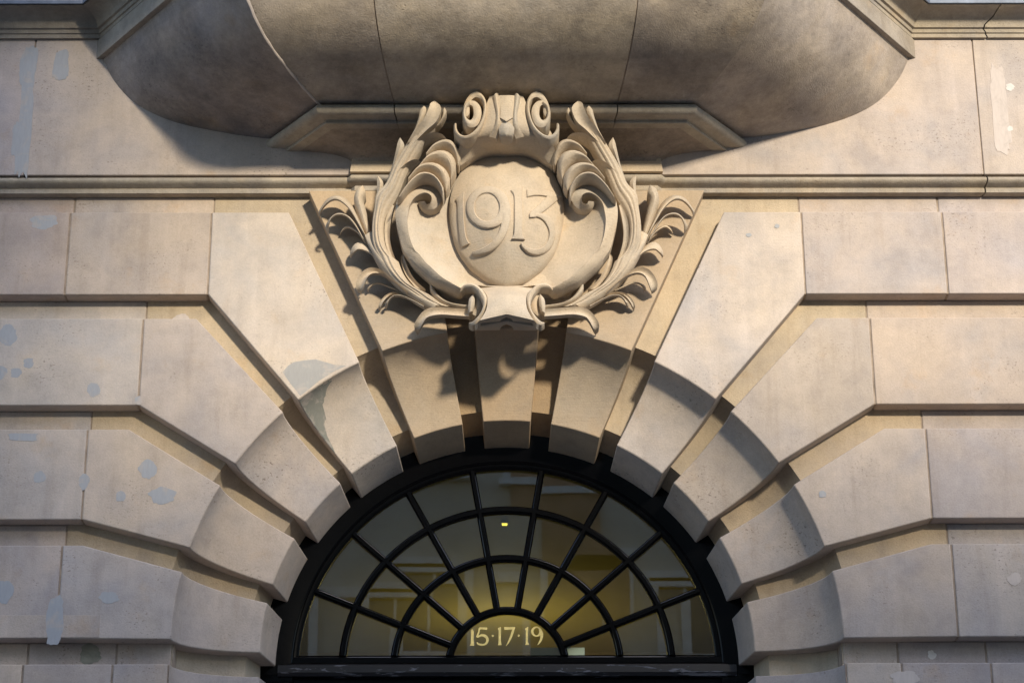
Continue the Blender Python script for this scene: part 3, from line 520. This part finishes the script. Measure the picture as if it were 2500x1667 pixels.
# irregular mortar repairs trowelled over the stone faces
def patch(cx, cz, rx, rz, mat=FILLER, p=.0, seed=0, rough=.35, tilt=0, n=64):
    pts = []; random.seed(seed*13+5)
    for k in range(n):
        a = 2*math.pi*k/n; q = 1+rough*(mnoise.noise(Vector((math.cos(a)*1.3+seed*3.7, math.sin(a)*1.3, seed*1.9)))*1.3+mnoise.noise(Vector((math.cos(a)*4+seed, math.sin(a)*4, seed*2.3)))*.6+random.uniform(-.1, .1))
        ex = .55 if max(rx, rz) > 2*min(rx, rz) else 1
        cu = lambda v_: math.copysign(abs(v_)**ex, v_)
        x, z = rx*q*cu(math.cos(a)), rz*(1+(q-1)*.6)*cu(math.sin(a)); c, s_ = math.cos(tilt), math.sin(tilt)
        pts.append((cx+x*c-z*s_, cz+x*s_+z*c))
    mb = MB(); mb.prism(pts, p-.004, p+.0004+.00006*seed); return mb.build('repair_patch', mat, B)

STAIN2 = filler('mossy_repair_mortar', (.25, .25, .22))
STAIN = filler('dark_repair_mortar', (.36, .35, .33))
DAMP = plain('damp_mortar', (.24, .23, .18), .9, 0, .4, 90, .2, 22, .25)
WHITE = plain('filler_dab', (.62, .58, .53), .9, 0, .2, 90, .1, 22, .25)
for k, (x, z, rx, rz, kd, p_, tl) in enumerate(PATCHES):
    patch(x, z, rx, rz, (FILLER, PALE, WHITE, DAMP, STAIN)[kd], p_, k+1, .3, tl)
mb = MB(); mb.prism(CORNER_PATCH, -.004, .0006); mb.build('repair_patch', STAIN, B)
# the same smear running down over the hollow band of that wedge stone
rows = []
for i in range(17):
    a_ = 33.2+(40.1-33.2)*i/16; top = .04; low = top+.06+.62*(i/16)**1.3*(1+.35*mnoise.noise(Vector((i*.55, 3, 1)))+.2*mnoise.noise(Vector((i*1.7, 8, 1))))
    row = []
    for j in range(8):
        r_, p_ = band(top+(min(low, .85)-top)*j/7, R1, R2, 0, P2); r_ -= .0016; p_ += .0016
        row.append((-r_*math.sin(R(a_)), -p_, r_*math.cos(R(a_))))
    rows.append(row)
mb = MB(); mb.loft(rows, close=False, cap=False); mb.build('repair_patch', STAIN2, B, smooth=60)
# replacement slips let into the fourth course
mb = MB(); mb.box(-2.6, -1.88, -.0012, .05, .012, .118); mb.build('stone_slip', STONE, B, bevel=.001, color=(.96, .93, .92))

# ------------------------------------------------------------------ the balcony over the arch
K = thing('balcony', 'weathered canted stone balcony with bowl-shaped underside above the date cartouche', 'balcony')
fp = [(-1.108-.06*.733, -.06), (-.885, .30), (.885, .30), (1.108+.06*.733, -.06)]   # plan of the base fillet, run into the wall
# hollow soffit
sp = []
for k in range(11):
    a = R(90*k/10); sp.append((-.27+.262*(1-math.cos(a)), 2.445+.073*math.sin(a)))
sp += [(-.008, 2.56), (-.3, 2.56), (-.3, 2.445)]
sr = sweep(fp, sp, True); mb = MB(); mb.loft(sr); mb.build('soffit', SOOTY, K, smooth=40, color=(.98, .95, .92))
# fillet and roll
tp = [(-.2, 2.518), (-.004, 2.516), (.0, 2.520), (.0, 2.530), (.012, 2.533)]
for k in range(13):
    a = R(-95+200*k/12); tp.append((.048+.034*math.cos(a), 2.561+.027*math.sin(a)))
tp += [(.03, 2.592), (-.2, 2.592)]
tr_ = sweep(fp, tp, True)
def cutrow(r0, r1, x):
    out = []
    for a, b_ in zip(r0, r1):
        xx = x*(1+.24*(-a[1]-.36)); out.append(tuple(Vector(a).lerp(Vector(b_), (xx-a[0])/(b_[0]-a[0]))))
    return out
def span(rows, cuts):
    """split the front run of a swept moulding at the joints"""
    l, r_ = rows[1], rows[2]; out = [[rows[0], l]]; prev = l
    for x in cuts:
        out.append([prev, cutrow(l, r_, x-.003)]); prev = cutrow(l, r_, x+.003)
    out.append([prev, r_]); out.append([r_, rows[3]]); return out
for sg in span(tr_, (-.545, .54)):
    mb = MB(); mb.loft(sg); mb.build('base_moulding', MOULD, K, smooth=40, color=tint(.04))
# the bowl: (offset, height)
bp_ = [(.06, 2.588), (.10, 2.592), (.17, 2.603), (.255, 2.622), (.33, 2.642), (.40, 2.662), (.47, 2.69), (.53, 2.722), (.58, 2.756), (.62, 2.79), (.665, 2.843), (.705, 2.905), (.735, 2.965), (.755, 3.02), (.765, 3.05)]
bs = []
for p_ in smoothline([(a, b_, 0) for a, b_ in bp_], 26): bs.append((p_.x, p_.y))
inner = [(a-.05, b_+.02) for a, b_ in reversed(bs)]
br = sweep(fp, bs+inner, True)
for k, sg in enumerate(span(br, (-.545, .54))):
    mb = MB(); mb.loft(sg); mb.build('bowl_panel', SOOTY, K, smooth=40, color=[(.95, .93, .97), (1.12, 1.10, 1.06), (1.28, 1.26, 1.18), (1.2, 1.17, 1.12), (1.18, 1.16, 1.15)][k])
mj = sweep(fp, [(a-.006, b_+.002) for a, b_ in bs]+[(a-.03, b_+.01) for a, b_ in reversed(bs)], True); mb = MB(); mb.loft(mj); mb.build('mortar_joint', MORTAR, K)
# rim fillet and cornice
rr = sweep(fp, [(.70, 3.045), (.792, 3.045), (.792, 3.156), (.70, 3.156)], True)
mb = MB(); mb.loft(rr); mb.build('rim', MOULD, K, bevel=.003, color=(.88, .88, .90))
mb = MB(); mb.loft(crow[1:5]); mb.build('cornice', MOULD, K, smooth=40, color=(.9, .9, .9))
mb = MB(); mb.loft(lead[1:5]); mb.build('lead_flashing', LEAD, K)
mb = MB(); mb.loft(sweep([(-2.0, .0), (-1.25, 1.0), (1.25, 1.0), (2.0, .0)], [(-.25, 3.30), (-.04, 3.30), (-.04, 4.1), (-.25, 4.1)])); mb.build('parapet', STONE, K)
# cement bead over the open joint along the left arris of the bowl
for sgn in (-1,):
    rows = []
    for k, (o_, z) in enumerate(bs):
        c = Vector((sgn*(.885+.506*o_), -(.30+o_), z)); w = .007+.003*mnoise.noise(Vector((k*.7, 1, 2)))
        c.x += .004*mnoise.noise(Vector((k*.5, 5, 2)))
        rows.append([(c.x+w*math.cos(a_), c.y, c.z+w*math.sin(a_)) for a_ in [2*math.pi*q/6 for q in range(6)]])
    mb = MB(); mb.loft(rows); mb.build('mortar_bead', PALE, K, smooth=60)
# ------------------------------------------------------------------ the carved cartouche
CT = thing('cartouche', 'carved limestone cartouche with acanthus leaves, scrolls and the date 1913', 'cartouche')
def section(kind, u):
    if kind == 'c': return math.sin(math.pi*u)
    if kind == 'g': return abs(2*u-1)**1.6                                  # gutter with raised edges
    if kind == 'k': return math.sin(math.pi*min(1, u*1.0))**.7*(1-.55*u)+.25*math.exp(-((u-.06)/.05)**2)   # lip along the upper edge, hollow below
    if kind == 'r': return 1-abs(2*u-1)                                     # midrib
    if kind == 'w': return .55*math.sin(math.pi*u)+.24*abs(math.cos(u*math.pi*3.5))*math.sin(math.pi*u)**.6           # fluted blade
    if kind == 's': return math.sin(math.pi*u)*(1.0 if u < .35 else 1-1.8*(u-.35))                         # swan-neck
    if kind == 'l': return math.sin(math.pi/2*u)**1.3+.12*math.sin(math.pi*u)  # free edge stands clear of the ground
    if kind == 'm': return .45*u+.7*abs(2*u-1)**1.8
    if kind in 'no': return math.sin(math.pi/2*u)
    if kind == 'e': return .6*math.exp(-((u-.08)/.10)**2)-1.0*math.sin(math.pi*u)**1.2   # lip, then a hollow
    if kind == 'q': return math.sin(math.pi/2*u)
    return 1.0
def carve(name, A, Bq, h, kind, depth, n, m_, mirror):
    """one carved piece lofted between two edge lines; mirror 1 = a twin on the other side, 2 = runs across the axis"""
    a = smoothline(A, n); b_ = smoothline(Bq, n); out = []
    if name == 'leaf_lobe': a, b_ = [p_.lerp(q, .11) for p_, q in zip(a, b_)], [q.lerp(p_, .11) for p_, q in zip(a, b_)]
    for sgn in ((1, -1) if mirror == 1 else (1,)):
        front = []; back = []
        for i in range(n):
            t = i/(n-1)
            fade = min(1, 2.6*(1-t)+.12) if kind in 'cgkrlm' else 1
            fr, bk = [], []
            for j in range(m_):
                u = j/(m_-1); q = a[i].lerp(b_[i], u)
                if kind == 'n':                                             # drum: lower edge hangs in two rounded ends beside a notch
                    q.y += .05*t**10*max(0, (u-.80)/.20)**.7
                if kind == 'o': q.y += .028*math.sin(math.pi*u)*t**4               # lower edge arched over the boss
                pp = q.z+h*section(kind, u)*fade
                fr.append((sgn*q.x, -pp, q.y)); bk.append((sgn*q.x, -((pp if kind in 'lm' else q.z)-depth), q.y))
            if mirror == 2:
                fr += [(-x, y, z) for x, y, z in reversed(fr[:-1])]; bk += [(-x, y, z) for x, y, z in reversed(bk[:-1])]
            front += fr; back += bk
        M = len(fr); N = n*M; f = []
        for i in range(n-1):
            for j in range(M-1):
                k = i*M+j; f.append((k, k+1, k+M+1, k+M)); f.append((N+k, N+k+M, N+k+M+1, N+k+1))
        for i in range(n-1):
            k = i*M; f.append((k, k+M, N+k+M, N+k)); k += M-1; f.append((k, N+k, N+k+M, k+M))
        for j in range(M-1):
            f.append((j, N+j, N+j+1, j+1)); k = (n-1)*M+j; f.append((k, k+1, N+k+1, N+k))
        out.append(obj(name, front+back, f, CARVED, CT, smooth=36))
    return out
numerals = []
for nme, A, Bq, h, kind, depth, n, m_, mi in LOFTS:
    if nme == 'numeral': numerals.append((A, Bq, h, kind, depth, n, m_)); continue
    carve(nme, A, Bq, h, kind, depth, n, m_, mi)
# oval boss
half = smoothline(OVAL, 40); ring = [tuple(q) for q in half]+[(-q.x, q.y, q.z) for q in reversed(half[1:-1])]
v = []; f = []; NR = 14; k = len(ring); cx, cz, cp = OVAL_C
for i in range(NR+1):
    s_ = 1-i/(NR+.0001)
    for (x, z, p_) in ring:
        xx, zz = cx+(x-cx)*s_, cz+(z-cz)*s_
        v.append((xx, -((cp-OVAL_H)*(1-s_)+p_*s_+OVAL_H*(1-s_*s_)), zz))
for i in range(NR):
    for j in range(k): f.append((i*k+j, i*k+(j+1) % k, (i+1)*k+(j+1) % k, (i+1)*k+j))
base = len(v); v += [(x, -(p_-.06), z) for x, z, p_ in ring]
for j in range(k): f.append((j, base+j, base+(j+1) % k, (j+1) % k))
boss = obj('oval_boss', v, f, CARVED, CT, smooth=50)
# raised figures 1 9 1 3, each a piece of its own on the boss
figs = [[0], [1, 2], [3], [4, 5, 6]]
for grp in figs:
    mb = MB()
    for gi in grp:
        A, Bq, h, kind, depth, n, m_ = numerals[gi]
        a = smoothline(A, n); b_ = smoothline(Bq, n); rows = []
        for i in range(n):
            p_, q = a[i], b_[i]; d = (q-p_); e = min(.12, .004/max(d.length, 1e-4)); i1, i2 = p_.lerp(q, e), p_.lerp(q, 1-e); md = p_.lerp(q, .5)
            T = lambda w, dp: (w.x, -(w.z+dp), w.y)
            rows.append([T(p_, -.03), T(p_, .0035), T(i1, .0075), T(md, .008), T(i2, .0075), T(q, .0035), T(q, -.03)])
        mb.loft(rows)
    mb.build('numeral', CARVED, boss, smooth=45)
# mass of stone behind the dish and console
mb = MB(); mb.prism([(-.30, 1.70), (.30, 1.70), (.44, 1.90), (.44, 2.2), (.36, 2.36), (-.36, 2.36), (-.44, 2.2), (-.44, 1.90)], 0, .14); mb.build('backing', CARVED, CT, bevel=.02)
mb = MB(); mb.prism([(-.24, 2.36), (.24, 2.36), (.22, 2.50), (-.22, 2.50)], 0, .28); mb.build('backing', CARVED, CT, bevel=.02)

# ------------------------------------------------------------------ the fanlight
W = thing('fanlight_window', 'black arched fanlight window with radiating glazing bars and gold numbers 15 17 19', 'window')
def arcpts(r_, a0, a1, n): return [(r_*math.sin(R(a0+(a1-a0)*i/n)), r_*math.cos(R(a0+(a1-a0)*i/n))) for i in range(n+1)]
def annulus(mb, prof, a0, a1, n, z0=None):
    rows = []
    for i in range(n+1):
        a = R(a0+(a1-a0)*i/n); rows.append([(r_*math.sin(a), -p_, r_*math.cos(a)) for r_, p_ in prof])
    mb.loft(rows)
mb = MB(); annulus(mb, [(1.34, -.49), (1.045, -.49), (1.035, -.494), (1.03, -.503), (1.012, -.506), (1.004, -.512), (1.004, -.527), (1.06, -.53), (1.06, -.56), (1.34, -.56)], -92, 92, 64)
mb.build('frame', BLACK, W, smooth=40)
for sgn in (-1, 1):
    mb = MB(); mb.box(sgn*1.03, sgn*1.34, .492, .56, -1.2, .02); mb.build('frame', BLACK, W)
def barprof(w): return [(-w, -.530), (-w, -.512), (-w*.62, -.506), (-w*.5, -.500), (w*.5, -.500), (w*.62, -.506), (w, -.512), (w, -.530)]
ZR = .058
for rad, w in ((.795, .019), (.546, .0185), (.283, .019)):
    e = math.degrees(math.acos(ZR/rad)); mb = MB(); annulus(mb, [(rad+d, p_) for d, p_ in barprof(w)], -e, e, 48); mb.build('glazing_bar', BLACK, W, smooth=40)
ANG = (9.8, 29.0, 48.3, 67.9)
for a in [-x for x in ANG]+list(ANG):
    mb = MB(); ar = R(a); d = (math.sin(ar), math.cos(ar)); nrm = (math.cos(ar), -math.sin(ar))
    rows = [[(d[0]*r_+nrm[0]*o_, -p_-.0008, d[1]*r_+nrm[1]*o_) for o_, p_ in barprof(.017)] for r_ in (.285, 1.01)]
    mb.loft(rows); mb.build('glazing_bar', BLACK, W, smooth=40)
# bottom rail and flaking transom
mb = MB(); rp_ = [(ZR+.001, -.53), (ZR+.001, -.511), (ZR-.008, -.504), (ZR-.012, -.496), (.018, -.494), (.012, -.488), (.004, -.486), (.004, -.55), (ZR+.001, -.55)]
mb.loft([[(x, -p_, z) for z, p_ in rp_] for x in (-1.06, 1.06)]); mb.build('bottom_rail', BLACK, W, smooth=40)
mb = MB(); mb.loft([[(x, -p_, z) for z, p_ in [(.003, -.478), (.001, -.470), (-.034, -.470), (-.042, -.478), (-.05, -.482), (-.05, -.56), (.003, -.56)]] for x in (-1.10, 1.10)]); mb.build('transom', FLAKE, W, smooth=40)
mb = MB(); mb.box(-1.08, 1.08, .52, .56, -.9, -.045); mb.build('transom_panel', BLACK, W)
# panes
bounds = [-90]+[-x for x in reversed(ANG)]+list(ANG)+[90]
for r0, r1 in ((.30, .53), (.56, .78), (.81, 1.02)):
    for a0, a1 in zip(bounds, bounds[1:]):
        n = 8; A0, A1 = a0, a1
        if a0 == -90: A0 = -math.degrees(math.acos((ZR-.005)/r1))
        if a1 == 90: A1 = math.degrees(math.acos((ZR-.005)/r1))
        pts = arcpts(r1, A0, A1, n)+arcpts(r0, A1, A0, n)
        pts = [(x, max(z, ZR-.01)) for x, z in pts]; tx, tz = random.uniform(-.007, .007), random.uniform(-.007, .007)
        o_ = obj('pane', [(x, .528+tx*x+tz*z, z) for x, z in pts], [list(range(len(pts)))], GLASS, W)
pts = arcpts(.275, -90, 90, 24); pts = [(x, max(z, ZR-.01)) for x, z in pts]
hub = obj('pane', [(x, .528, z) for x, z in pts], [list(range(len(pts)))], GLASS, W)
for gi in range(5):
    for j, (gg, A, Bq) in enumerate([q for q in GOLD if q[0] == gi]):
        mb = MB()
        e_ = .0004*j
        if Bq is None: mb.prism(A, -.5265, -.5255)
        else:
            a = smoothline([(x, z, 0) for x, z in A], 18) if len(A) > 2 else [Vector((*q, 0)) for q in A]
            b_ = smoothline([(x, z, 0) for x, z in Bq], 18) if len(A) > 2 else [Vector((*q, 0)) for q in Bq]
            mb.loft([[(p_.x, .5265, p_.y), (p_.x, .5255-e_, p_.y), (q.x, .5255-e_, q.y), (q.x, .5265, q.y)] for p_, q in zip(a, b_)])
        mb.build('gold_numeral' if gi < 4 else 'gold_dot', GOLDM, hub)

LENS = emit_mat('lit_lens', (1, .75, .12), .9)
# ------------------------------------------------------------------ the hall behind the glass
def slab(name, x0, x1, y0, y1, z0, z1, mat):
    mb = MB(); mb.box(x0, x1, y0, y1, z0, z1); return structure(mb.build(name, mat))
slab('hall_ceiling', -2.2, 2.2, .63, 5.6, 1.42, 1.5, CEILP)
slab('hall_back_wall', -2.2, 2.2, 5.6, 5.7, GROUND, 1.5, YELLOW)
slab('hall_side_wall', -2.3, -2.2, .63, 5.6, GROUND, 1.5, YELLOW)
slab('hall_side_wall', 2.2, 2.3, .63, 5.6, GROUND, 1.5, YELLOW)
slab('hall_floor', -2.2, 2.2, .63, 5.6, GROUND-.1, GROUND, PAVING)
# inner side of the front wall
mb = MB()
arc = arcpts(1.36, -90, 90, 24)
rows = [[(x, .621, z), (x*1.0, .66, z), (2.2 if abs(i-12) > 99 else x/1.36*1.7, .66, z/1.36*1.7), (x/1.36*1.7, .621, z/1.36*1.7)] for i, (x, z) in enumerate(arc)]
mb.loft(rows); structure(mb.build('hall_front_wall', YELLOW))
lampo = thing('globe_lamp', 'lit globe lamp on a post in the hall behind the fanlight', 'lamp')
import bmesh
bm = bmesh.new(); bmesh.ops.create_uvsphere(bm, u_segments=20, v_segments=12, radius=.15); bmesh.ops.translate(bm, verts=bm.verts, vec=(0, 4.6, .86))
me = bpy.data.meshes.new('globe'); bm.to_mesh(me); bm.free(); me.materials.append(LAMP); go = bpy.data.objects.new('globe', me); COL.objects.link(go); go.parent = lampo
mb = MB(); mb.box(-.015, .015, 4.585, 4.615, GROUND, .72); mb.build('post', BLACK, lampo)
mb = MB(); mb.box(.112, .375, .536, .552, .05, .104); tag(mb.build('white_card', WHITEP, bevel=.002), 'small white card box standing on the bottom rail behind the glass', 'box')

sp_ = thing('ceiling_light', 'tiny lit yellow ceiling light seen through the upper fanlight', 'light')
mb = MB(); mb.box(-.03, .01, 2.60, 2.64, 1.405, 1.419); mb.build('fitting', WHITEP, sp_)
mb = MB(); mb.box(-.025, .005, 2.605, 2.635, 1.399, 1.404); mb.build('lens', LENS, sp_)
